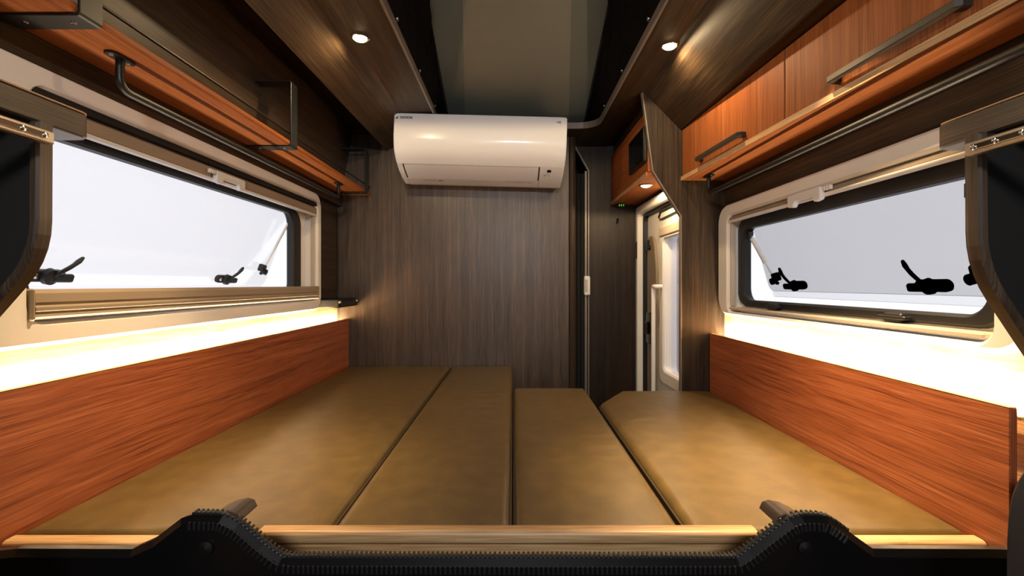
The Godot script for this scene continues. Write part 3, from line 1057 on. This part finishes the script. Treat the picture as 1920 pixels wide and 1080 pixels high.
# ------------------------------------------------ air conditioner
func build_air_conditioner() -> void:
	var t := thing("air_conditioner", "white wall-mounted air conditioner over the grey wood back panel", "air conditioner", Vector3(-0.155, 1.735, -2.66))
	var hw := 0.411
	var c := Vector3(-0.157, 1.735, -2.66)
	var turn := Transform3D(Basis(Vector3(0, 0, 1), -0.026), c)
	# outline in (z, y), from the top at the wall over the curved front to the bottom at the wall
	var O := PackedVector2Array()
	for p in [[-0.175, 0.146], [0.200, 0.146], [0.212, 0.144], [0.219, 0.137], [0.2235, 0.08], [0.2245, 0.025], [0.219, -0.008], [0.206, -0.034], [0.184, -0.056], [0.150, -0.078], [0.100, -0.101], [0.030, -0.122], [-0.06, -0.135], [-0.095, -0.138], [-0.11, -0.134], [-0.175, -0.125]]:
		O.append(Vector2(p[0], p[1]))
	var b := mb(Vector3(1, 0, 0))
	b.xf = turn
	b.prism(O, 0, -hw + 0.004, hw - 0.004, 0.012, true)
	part("body", b, "gloss_white", t)
	# front panel, a thin curved cover proud of the body
	var front := PackedVector2Array()
	for i in range(3, 10): front.append(O[i])
	b = mb(Vector3(1, 0, 0))
	b.xf = turn
	b.prism(band(front, 0.007), 0, -hw, hw, 0.005, true)
	part("front_panel", b, "gloss_white", t)
	var low := PackedVector2Array([O[9], O[10], O[11], O[12]])
	# lower curve: side pieces and a chin round the louver
	b = mb(Vector3(1, 0, 0))
	b.xf = turn
	b.prism(band(low, 0.007), 0, 0.292, hw, 0.003, true)
	b.prism(band(low, 0.007), 0, -hw, -0.385, 0.003, true)
	b.prism(band(PackedVector2Array([O[11].lerp(O[12], 0.08), O[12]]), 0.006), 0, -0.385, 0.292, 0.002, true)
	part("lower_cover", b, "gloss_white", t)
	b = mb(Vector3(1, 0, 0))
	b.xf = turn
	b.prism(band(PackedVector2Array([O[9].lerp(O[10], 0.10), O[10], O[11]]), 0.006), 0, -0.378, 0.285, 0.002, true)
	part("louver", b, "gloss_white", t)
	b = mb(Vector3(1, 0, 0))
	b.xf = turn
	b.prism(band(PackedVector2Array([O[9], O[10], O[11], O[11].lerp(O[12], 0.1)]), 0.002), 0, -0.3845, 0.2915)
	part("louver_gap", b, "rubber", t)
	# sensor window, marks and the maker's lettering
	var e := (O[10] - O[9]).normalized()
	var nn := Vector3(0, e.x, -e.y)
	if nn.z < 0.0: nn = -nn
	var on := Basis(Vector3(1, 0, 0), nn.cross(Vector3(1, 0, 0)).normalized(), nn)
	var m2 := O[9].lerp(O[10], 0.55)
	var xo := turn * Transform3D(on, Vector3(0.338, m2.y, m2.x) + nn * 0.0068)
	b = mb()
	b.xf = xo
	b.box(Vector3(-0.010, -0.010, 0.0), Vector3(0.010, 0.010, 0.0012), 0.0005)
	part("sensor_window", b, "screen_black", t)
	b = mb()
	b.xf = xo
	for q in [[-0.020, -0.032], [-0.012, -0.026], [0.0, -0.024], [0.0, -0.036], [-0.020, -0.040]]:
		b.box(Vector3(q[0] - 0.004, q[1] - 0.0015, 0.0), Vector3(q[0] + 0.004, q[1] + 0.0015, 0.0006))
	part("indicator", b, "grey_print", t).set_meta("kind", "stuff")
	var word := func(text: String, size: float, mat: String, xf: Transform3D, called: String) -> void:
		var tm := TextMesh.new()
		var f := SystemFont.new()
		f.font_names = PackedStringArray(["Droid Sans"])
		f.font_weight = 700
		tm.font = f
		tm.text = text
		tm.font_size = 32
		tm.pixel_size = size / 32.0
		tm.depth = 0.0008
		tm.material = mats[mat]
		var o := MeshInstance3D.new()
		o.name = called
		o.mesh = tm
		t.add_child(o, true)
		o.transform = Transform3D(Basis(), -t.position) * xf
	var ff := (O[5] - O[4]).normalized()
	var fn3 := Vector3(0, -ff.x, ff.y)
	if fn3.z < 0.0: fn3 = -fn3
	var fb := Basis(Vector3(1, 0, 0), fn3.cross(Vector3(1, 0, 0)).normalized(), fn3)
	var m4 := O[3].lerp(O[4], 0.34)
	word.call("DAIKIN", 0.017, "screen_black", turn * Transform3D(fb, Vector3(-0.354, m4.y, m4.x) + fn3 * 0.0074), "lettering")
	b = mb()
	b.xf = turn * Transform3D(fb, Vector3(-0.397, m4.y, m4.x) + fn3 * 0.0072)
	b.prism(pv([-0.008, -0.005, 0.006, 0.006, 0.002, -0.006]), 2, 0.0, 0.0008)
	part("logo_mark", b, "screen_black", t)
	b = mb()
	b.xf = turn * Transform3D(fb, Vector3(0.372, m4.y - 0.004, m4.x) + fn3 * 0.0072)
	b.prism(pv([-0.011, 0.0, -0.005, 0.004, -0.005, -0.004]), 2, 0.0, 0.0008)
	for q in 3:
		b.box(Vector3(-0.002 + q * 0.004, -0.004 - q * 0.0015, 0.0), Vector3(0.0 + q * 0.004, 0.004 + q * 0.0015, 0.0008))
	part("wave_mark", b, "screen_black", t).set_meta("kind", "stuff")
	var m5 := O[11].lerp(O[12], 0.3)
	var e5 := (O[12] - O[11]).normalized()
	var n5 := Vector3(0, e5.x, -e5.y)
	if n5.y > 0.0: n5 = -n5
	var b5 := Basis(Vector3(1, 0, 0), n5.cross(Vector3(1, 0, 0)).normalized(), n5)
	b = mb()
	b.xf = turn * Transform3D(b5, Vector3(-0.215, m5.y, m5.x) + n5 * 0.0065)
	b.box(Vector3(-0.012, -0.006, 0), Vector3(0.012, 0.006, 0.0008))
	b.box(Vector3(-0.085, -0.002, 0), Vector3(-0.020, 0.002, 0.0006))
	for q in 9:
		b.box(Vector3(0.34 + q * 0.016, -0.003, 0), Vector3(0.35 + q * 0.016, 0.002 + 0.002 * (q % 2), 0.0006))
	part("small_print", b, "grey_print", t).set_meta("kind", "stuff")

# ------------------------------------------------ left shelf
func build_left_shelf() -> void:
	var t := thing("wall_shelf", "long orange wood shelf with black strap brackets high on the left wall", "shelf", Vector3(-0.865, 1.55, -1.8))
	var b := mb(Vector3(0, 0, 1), Vector2(0.33, 0.17))
	b.box(Vector3(-0.945, 1.561, -2.836), Vector3(-0.787, 1.579, -0.40), 0.004)
	part("board", b, "orange_wood", t)
	for d in [0.950, 1.830, 2.735]:
		b = mb()
		var o := rrect(-0.944, 1.5555, -0.7815, 1.790, 0.006, 2)
		b.ring(o, rrect(-0.939, 1.5605, -0.7868, 1.785, 0.004, 2), 2, -d - 0.026, -d + 0.026, 0.001)
		var br := part("bracket", b, "black_metal", t)
		for x in [-0.815, -0.905]:
			b = mb()
			b.lathe(pv([0.006, 0.0, 0.005, 0.002, 0.0, 0.0025]), Vector3(x, 1.5555, -d), Vector3.DOWN, 10)
			part("screw", b, "chrome", br)
	b = mb()
	b.tube(PackedVector3Array([Vector3(-0.792, 1.606, -2.83), Vector3(-0.792, 1.606, -0.42)]), 0.0035, 8)
	part("guard_wire", b, "black_metal", t)
	var g := thing("grab_rail", "black tube grab rail hanging under the left shelf over the window", "grab rail", Vector3(-0.85, 1.55, -1.8), "black grab rails")
	rail(g, -0.849, 1.5605, 1.492, 1.106, 2.49)
	# slim black lamp at the far corner
	var s := thing("wall_lamp", "slim black bar lamp with chrome ends between left window and back panel", "wall lamp", Vector3(-0.93, 0.98, -2.68))
	b = mb()
	b.box(Vector3(WL + 0.001, 0.952, -2.838), Vector3(-0.866, 0.996, -2.540), 0.005)
	part("housing", b, "black_metal", s)
	b = mb()
	b.box(Vector3(-0.8658, 0.960, -2.81), Vector3(-0.8615, 0.984, -2.57), 0.001)
	part("front_strip", b, "bronze", s)
	for z in [-2.822, -2.552]:
		b = mb()
		b.lathe(pv([0.011, 0.0, 0.011, 0.006, 0.007, 0.010, 0.0, 0.010]), Vector3(-0.866, 0.980, z), Vector3(1, 0, 0), 14)
		part("end_knob", b, "chrome", s)
	# thin cord down the corner
	var cd := thing("cord", "thin black cord hanging down the dark wall beyond the left window", "cord", Vector3(-0.96, 1.54, -2.75))
	b = mb()
	b.tube(PackedVector3Array([Vector3(-0.961, 1.500, -2.78), Vector3(-0.958, 1.4, -2.785), Vector3(-0.956, 1.22, -2.79), Vector3(-0.958, 1.05, -2.785), Vector3(-0.960, 0.995, -2.775)]), 0.0022, 6)
	part("wire", b, "black_felt", cd)

func rail(g: Node3D, x: float, ytop: float, yb: float, d0: float, d1: float) -> void:
	var b := mb()
	b.tube(smooth_path(PackedVector3Array([Vector3(x, ytop - 0.002, -d0), Vector3(x, yb, -d0), Vector3(x, yb, -d1), Vector3(x, ytop - 0.002, -d1)]), 0.03, 7), 0.0085, 12)
	part("tube", b, "black_metal", g)
	for d in [d0, d1]:
		b = mb()
		b.prism(rrect(x - 0.014, -d - 0.036, x + 0.014, -d + 0.036, 0.0138, 5), 1, ytop - 0.005, ytop - 0.0005, 0.001)
		var pl := part("mount_plate", b, "black_metal", g)
		for q in [-0.024, 0.024]:
			b = mb()
			b.lathe(pv([0.006, 0.0, 0.004, 0.002, 0.0, 0.0022]), Vector3(x, ytop - 0.005, -d + q), Vector3.DOWN, 10)
			part("screw", b, "chrome", pl)

# ------------------------------------------------ right overhead cabinets
func build_right_cabinets() -> void:
	var t := thing("overhead_cabinet", "orange wood overhead cabinet with bronze bar handles along the right wall", "cabinet", Vector3(0.81, 1.505, -1.4))
	var k := 0.050
	var yaw := atan(k)
	var fx := func(d: float) -> float: return 0.722 + (2.186 - d) * k
	var b := mb(Vector3(0, 0, 1), Vector2(0.77, 0.21))
	b.prism(pv([fx.call(2.186) + 0.02, -2.186, fx.call(0.5) + 0.02, -0.5, WR - 0.002, -0.5, WR - 0.002, -2.186]), 1, 1.53, 1.7295)
	part("body", b, "orange_wood", t)
	b = mb(Vector3(0, 0, 1), Vector2(0.27, 0.11))
	b.prism(pv([fx.call(2.186) - 0.004, -2.186, fx.call(0.5) - 0.004, -0.5, WR - 0.002, -0.5, WR - 0.002, -2.186]), 1, 1.512, 1.529, 0.003)
	part("bottom_board", b, "orange_wood", t)
	b = mb()
	b.prism(pv([fx.call(2.186) - 0.0062, -2.186, fx.call(0.5) - 0.0062, -0.5, fx.call(0.5) - 0.0042, -0.5, fx.call(2.186) - 0.0042, -2.186]), 1, 1.5125, 1.5285)
	part("edge_band", b, "tan_wood", t)
	# the doors, each turned with the front
	var base := Transform3D(Basis(Vector3.UP, yaw), Vector3(fx.call(2.186), 0, -2.186))
	var span := [[0.002, 0.752], [0.757, 1.500], [1.505, 1.68]]
	for i in 3:
		b = mb(Vector3(0, 1, 0), Vector2(0.31 * i, 0.13 * i))
		b.xf = base
		b.box(Vector3(0.0, 1.531, span[i][0]), Vector3(0.018, 1.7285, span[i][1]), 0.0015)
		var dr := part("door", b, "orange_wood", t)
		if i == 2:
			continue
		var c: float = (span[i][0] + span[i][1]) / 2.0 + [-0.01, 0.01][i]
		b = mb()
		b.xf = base
		var h := 0.165
		b.prism(pv([-0.028, c - h, -0.028, c + h, -0.018, c + h + 0.008, 0.0, c + h + 0.008, 0.0, c + h - 0.012, -0.014, c + h - 0.018, -0.014, c - h + 0.018, 0.0, c - h + 0.012, 0.0, c - h - 0.008, -0.018, c - h - 0.008]), 1, 1.546, 1.562, 0.002)
		part("handle", b, "bronze", dr, "long bronze bar handle")
	var g := thing("grab_rail", "black tube grab rail hanging under the orange overhead cabinet", "grab rail", Vector3(0.83, 1.51, -1.4), "black grab rails")
	rail(g, 0.795, 1.5115, 1.438, 2.08, 0.73)

# ------------------------------------------------ entry door beyond the partition
func build_entry() -> void:
	var X := 0.74
	var d := setting("door_1")
	var b := mb()
	# frame round the opening, d 2.22 .. 3.04
	b.ring(rrect(-3.046, -0.02, -2.215, 1.524, 0.02, 3), rrect(-3.0, 0.06, -2.225, 1.478, 0.03, 3), 0, X - 0.012, X + 0.06, 0.006)
	part("frame", b, "cream", d)
	b = mb()
	b.ring(rrect(-3.012, 0.05, -2.218, 1.49, 0.03, 3), rrect(-2.985, 0.08, -2.24, 1.465, 0.03, 3), 0, X + 0.02, X + 0.07, 0.003)
	part("door_seal", b, "rubber", d)
	# the leaf, moulded with a raised field and a window
	b = mb()
	b.ring(rrect(-2.985, 0.06, -2.22, 1.468, 0.04, 6), rrect(-2.625, 0.62, -2.235, 1.31, 0.03, 6), 0, X + 0.045, X + 0.10, 0.004)
	part("leaf", b, "cream", d)
	b = mb()
	b.ring(rrect(-2.69, 0.56, -2.23, 1.37, 0.05, 6), rrect(-2.625, 0.63, -2.24, 1.30, 0.03, 6), 0, X + 0.028, X + 0.052, 0.008)
	part("window_trim", b, "cream", d)
	b = mb()
	b.box(Vector3(X + 0.070, 0.61, -2.64), Vector3(X + 0.074, 1.32, -2.225))
	part("pane", b, "pane_frost", d)
	b = mb()
	b.box(Vector3(X + 0.022, 1.315, -2.68), Vector3(X + 0.05, 1.365, -2.23), 0.006)
	part("blind_cassette", b, "cream_shade", d)
	b = mb()
	b.prism(rounded(pv([-2.94, 0.08, -2.76, 0.08, -2.76, 1.16, -2.80, 1.30, -2.84, 1.34, -2.94, 1.34]), 0.02, 4), 0, X + 0.03, X + 0.046, 0.004)
	part("storage_pad", b, "taupe", d, "tall taupe pad on the door")
	b = mb()
	b.prism(rounded(pv([-2.74, 1.425, -2.70, 1.455, -2.40, 1.455, -2.36, 1.43, -2.40, 1.415, -2.70, 1.41]), 0.01, 3), 0, X + 0.032, X + 0.048, 0.003)
	part("vent", b, "rubber", d)
	b = mb()
	b.tube(smooth_path(PackedVector3Array([Vector3(X + 0.04, 1.058, -2.64), Vector3(X + 0.0, 1.058, -2.655), Vector3(X + 0.0, 1.058, -2.70), Vector3(X + 0.0, 0.16, -2.70), Vector3(X + 0.04, 0.16, -2.70)]), 0.012, 4), 0.012, 10)
	part("grab_bar", b, "white_plastic", d, "tall white grab bar")
	b = mb()
	b.prism(rrect(-2.93, 0.735, -2.83, 0.915, 0.02, 4), 0, X + 0.02, X + 0.036, 0.004)
	b.box(Vector3(X + 0.004, 0.79, -2.90), Vector3(X + 0.020, 0.86, -2.86), 0.005)
	part("lock", b, "black_plastic", d)
	b = mb()
	b.lathe(pv([0.030, 0.0, 0.028, 0.012, 0.012, 0.016, 0.012, 0.034, 0.0, 0.036]), Vector3(X + 0.045, 1.275, -2.875), Vector3(-1, 0, 0), 16)
	b.box(Vector3(X + 0.012, 1.262, -2.895), Vector3(X + 0.024, 1.32, -2.865), 0.004)
	part("catch", b, "black_plastic", d)
	b = mb()
	b.box(Vector3(X - 0.016, 1.22, -3.02), Vector3(X - 0.010, 1.32, -3.005), 0.002)
	part("hinge_slot", b, "rubber", d)
	# wall that holds the door
	var w := setting("wall_door")
	b = mb(Vector3(0, 0, 1))
	b.box(Vector3(X, 1.50, -3.05), Vector3(X + 0.03, 1.90, -2.21))
	part("head_panel", b, "dark_wood", w)
	b = mb()
	b.ring(rrect(-3.05, 0.0, -2.212, 1.90, 0.002), rrect(-2.66, 0.58, -2.225, 1.36, 0.03), 0, X + 0.13, X + 0.15)
	part("outer_skin", b, "shell_grey", w)
	# cabinet over the door
	var t := thing("door_cabinet", "dark orange wood cabinet above the entry door behind the partition", "cabinet", Vector3(0.66, 1.54, -2.63))
	b = mb(Vector3(0, 0, 1), Vector2(0.12, 0.03))
	b.box(Vector3(0.597, 1.556, -3.048), Vector3(X - 0.001, 1.885, -2.213))
	part("body", b, "dark_wood", t)
	b = mb(Vector3(0, 0, 1), Vector2(0.6, 0.23))
	b.box(Vector3(0.583, 1.558, -3.046), Vector3(0.5965, 1.83, -2.214), 0.0015)
	part("front", b, "orange_wood", t)
	b = mb(Vector3(0, 0, 1), Vector2(0.4, 0.13))
	b.box(Vector3(0.579, 1.540, -3.047), Vector3(X - 0.001, 1.5555, -2.214), 0.001)
	part("bottom_board", b, "orange_wood", t)
	b = mb()
	b.box(Vector3(0.5765, 1.5395, -3.047), Vector3(0.5788, 1.5565, -2.214), 0.0006)
	part("edge_band", b, "tan_wood", t)
	var s := thing("monitor", "small black screen on the cabinet above the entry door", "screen", Vector3(0.576, 1.68, -2.37))
	b = mb()
	b.box(Vector3(0.568, 1.605, -2.515), Vector3(0.5825, 1.762, -2.225), 0.003)
	part("housing", b, "black_plastic", s)
	b = mb()
	b.box(Vector3(0.5668, 1.613, -2.507), Vector3(0.5682, 1.754, -2.233), 0.0004)
	part("display", b, "screen_black", s)
	var gn := thing("sensor_lamp", "tiny green indicator lamp under the far end of the door cabinet", "indicator", Vector3(0.626, 1.535, -2.99))
	b = mb()
	b.box(Vector3(0.608, 1.522, -3.02), Vector3(0.650, 1.5395, -2.965), 0.004)
	part("housing", b, "black_plastic", gn)
	for q in 3:
		b = mb()
		b.box(Vector3(0.613 + q * 0.012, 1.5225, -2.9645), Vector3(0.618 + q * 0.012, 1.533, -2.9625), 0.0005)
		part("light_bar", b, "green_light", gn)
	# folding door drawn back against the entry panel
	var f := thing("folding_door", "narrow black folding door with white latch beside the grey back panel", "folding door", Vector3(0.41, 0.0, -3.0))
	for q in 3:
		b = mb(Vector3(0, 1, 0), Vector2(0.1, 0.1 * q))
		b.box(Vector3(0.352 + q * 0.022, 0.02, -3.035 - 0.012 * (q % 2)), Vector3(0.372 + q * 0.022, 1.72, -3.0), 0.003)
		part("leaf", b, "black_felt", f)
	b = mb()
	b.box(Vector3(0.419, 0.02, -3.042), Vector3(0.434, 1.735, -3.0), 0.003)
	part("closing_profile", b, "grey_trim", f)
	b = mb()
	b.box(Vector3(0.414, 1.005, -2.9995), Vector3(0.450, 1.118, -2.985), 0.006)
	var lt := part("latch", b, "white_plastic", f, "white plastic latch")
	b = mb()
	b.box(Vector3(0.421, 1.025, -2.9848), Vector3(0.436, 1.098, -2.982), 0.001)
	part("grip", b, "cream_shade", lt)

# ------------------------------------------------ cab side of the opening, behind and beside the camera
func build_cab() -> void:
	for s in [-1.0, 1.0]:
		var left: bool = s < 0.0
		var ax := 0.738 if left else 0.7245
		var dy := 0.0 if left else -0.018
		var side := "left" if left else "right"
		var t := thing("bulkhead_panel", ("grey wood edged bulkhead panel with black lining in front of the white-lit window" if left else "grey wood edged bulkhead panel with black lining in front of the smoked window"), "bulkhead panel", Vector3(s * 0.8, 1.0, -0.8), "wood edged bulkhead panels")
		var edge := PackedVector2Array()
		var raw := pv([ax, 1.325 + dy, ax + 0.001, 1.112 + dy, ax + 0.089, (1.012 if left else 0.962), ax + 0.140, (0.955 if left else 0.885), ax + 0.150, 0.45])
		# soften the bends
		for i in raw.size():
			if i == 0 or i == raw.size() - 1:
				edge.append(raw[i])
				continue
			var a := raw[i].lerp(raw[i - 1], minf(0.45, 0.06 / raw[i].distance_to(raw[i - 1])))
			var c := raw[i].lerp(raw[i + 1], minf(0.45, 0.06 / raw[i].distance_to(raw[i + 1])))
			for k in 6:
				var w := k / 5.0
				edge.append(a.lerp(raw[i], w).lerp(raw[i].lerp(c, w), w))
		var bd := band(edge, 0.016)
		for i in bd.size():
			bd[i].x *= s
		var b := mb(Vector3(0, 1, 0), Vector2(0.3, 0.2 + s * 0.1))
		b.prism(bd, 2, -0.825, -0.795, 0.004)
		part("wood_edge", b, "grey_wood", t)
		var fill := PackedVector2Array()
		for p in edge:
			fill.append(Vector2(s * (p.x + 0.013), p.y))
		fill.append(Vector2(s * 0.995, 0.45))
		fill.append(Vector2(s * 0.995, 1.325 + dy))
		b = mb()
		b.prism(fill, 2, -0.822, -0.803)
		part("lining", b, "black_felt", t)
		# shelf board on top of the panel
		var sb := thing("corner_shelf", ("grey wood corner shelf with rounded end over the left bulkhead panel" if left else "grey wood corner shelf with rounded end over the right bulkhead panel"), "shelf", Vector3(s * 0.86, 1.33, -0.7), "grey wood corner shelves")
		var o := rounded(pv([s * 0.75, -0.36, s * 0.75, -0.915, s * 0.942, -0.915, s * 0.942, -0.36]), 0.026, 6)
		b = mb(Vector3(0, 0, 1), Vector2(0.2, 0.4))
		var ys := 1.3265 + dy
		b.prism(o, 1, ys, ys + 0.042, 0.003, true)
		part("board", b, "grey_wood", sb)
		b = mb()
		b.prism(MB.inset(o, 0.002) if MB.area(o) > 0 else o, 1, ys + 0.0422, ys + 0.0445)
		part("edge_band", b, "tan_wood", sb)
		# metal runner under the board
		var r := thing("drawer_runner", ("steel runner under the left corner shelf" if left else "steel runner under the right corner shelf"), "runner", Vector3(s * 0.72, 1.29, -0.6), "steel runners")
		b = mb()
		var x0 := 0.711 if left else 0.700
		var x1 := x0 + 0.015
		b.box(Vector3(minf(s * x0, s * x1), 1.286 + dy, -0.795), Vector3(maxf(s * x0, s * x1), 1.306 + dy, -0.30), 0.002)
		part("channel", b, "aluminium", r)
		b = mb()
		b.box(Vector3(minf(s * (x0 - 0.003), s * x0), 1.2915 + dy, -0.78), Vector3(maxf(s * (x0 - 0.003), s * x0), 1.3005 + dy, -0.30), 0.001)
		part("slide", b, "chrome", r)
		for q in [-0.775, -0.74, -0.70]:
			b = mb()
			b.lathe(pv([0.005, 0.0, 0.004, 0.002, 0.0, 0.0025]), Vector3(s * (x0 - 0.003), 1.296 + dy, q), Vector3(-s, 0, 0), 10)
			part("rivet", b, "chrome", r)
		# seat back at the lower corner
		var st := thing("seat", ("charcoal seat back at the lower left edge beside the black flange" if left else "charcoal seat back at the lower right edge beside the black flange"), "seat", Vector3(s * 0.74, 0.0, -0.5), "charcoal seat backs")
		b = mb()
		var sx := 0.543 if left else 0.508
		var sy := 0.865 if left else 0.915
		var so := rounded(pv([s * sx, 0.02, s * (sx + 0.004), sy, s * 0.93, sy, s * 0.93, 0.02]), 0.11, 9)
		b.prism(so, 2, -0.56, -0.43, 0.03, true)
		part("backrest", b, "charcoal", st)
	# black flange across the foot of the opening
	var f := thing("flange", "black moulded bulkhead flange with two humps across the near end of the bed", "flange", Vector3(0, 0.5, -0.7))
	var L := 0.70 / 960.0
	var top := []
	for p in [[-980, -500], [-925, -494], [-712, -495], [-672, -477], [-620, -437], [-598, -430], [-542, -431], [-512, -446], [-466, -486], [-432, -511], [0, -512], [418, -512], [440, -497], [478, -467], [516, -439], [538, -432], [588, -433], [626, -461], [672, -494], [888, -495], [980, -498]]:
		top.append(p[0] * L)
		top.append(CY + p[1] * L)
	var line := pv(top)
	var poly := PackedVector2Array(line)
	poly.append(Vector2(0.72, 0.02))
	poly.append(Vector2(-0.72, 0.02))
	var b := mb()
	b.prism(poly, 2, -0.716, -0.69, 0.008)
	part("body", b, "black_plastic", f)
	b = mb()
	b.box(Vector3(-0.42, 0.664, -0.69), Vector3(0.40, 0.676, -0.684), 0.003)
	part("bead", b, "black_plastic", f)
	for sgn in [-1.0, 1.0]:
		b = mb()
		b.lathe(pv([0.010, 0.0, 0.009, 0.004, 0.0, 0.006]), Vector3(-0.412 if sgn < 0 else 0.392, 0.716, -0.69), Vector3(0, 0, 1), 14)
		part("bolt", b, "black_metal", f)
	# edge trim with teeth along the top edge
	b = mb()
	var teeth := mb()
	var acc := 0.0
	var path := PackedVector3Array()
	for i in range(5, 18):
		path.append(Vector3(line[i].x, line[i].y - 0.003, -0.703))
	path = smooth_path(path, 0.02, 3)
	b.tube(path, 0.0055, 10)
	part("edge_trim", b, "rubber", f)
	for i in path.size() - 1:
		var a := path[i]
		var e := path[i + 1]
		var len_ := a.distance_to(e)
		var dir := (e - a).normalized()
		var up := Vector3(-dir.y, dir.x, 0)
		while acc < len_:
			var c := a + dir * acc
			teeth.xf = Transform3D(Basis(dir, up, Vector3(0, 0, 1)), c)
			teeth.box(Vector3(-0.0018, -0.015, 0.009), Vector3(0.0018, -0.004, 0.0145), 0.0008)
			teeth.box(Vector3(-0.0018, 0.002, -0.008), Vector3(0.0018, 0.0058, 0.006), 0.0008)
			acc += 0.0066
		acc -= len_
	var tt := part("trim_teeth", teeth, "rubber", f)
	tt.set_meta("kind", "stuff")
	# the two curled straps
	for q in [[-0.428, -1.0, "brown curled strap on the left hump of the black flange"], [0.414, 1.0, "brown curled strap on the right hump of the black flange"]]:
		var h := thing("strap_hook", q[2], "strap", Vector3(q[0], 0.75, -0.73), "brown curled straps")
		var o := PackedVector2Array()
		for p in [[0.010, -0.022], [0.008, -0.010], [-0.008, 0.002], [-0.024, 0.010], [-0.040, 0.013], [-0.049, 0.010], [-0.053, 0.001], [-0.047, -0.005]]:
			o.append(Vector2(q[0] + q[1] * p[0], 0.744 + p[1] - (0.003 if q[1] > 0 else 0.0)))
		b = mb()
		b.prism(band(o, 0.0035 * q[1]), 2, -0.752, -0.704, 0.001, true)
		part("strap", b, "leather_strap", h)
	# cab behind the camera: walls with a windscreen
	var wf := setting("wall_front")
	b = mb()
	b.ring(rrect(-1.06, 0.0, 1.06, 1.96, 0.002), rrect(-0.95, 0.85, 0.95, 1.60, 0.08), 2, 1.06, 1.12)
	part("cab_panel", b, "shell_grey", wf)
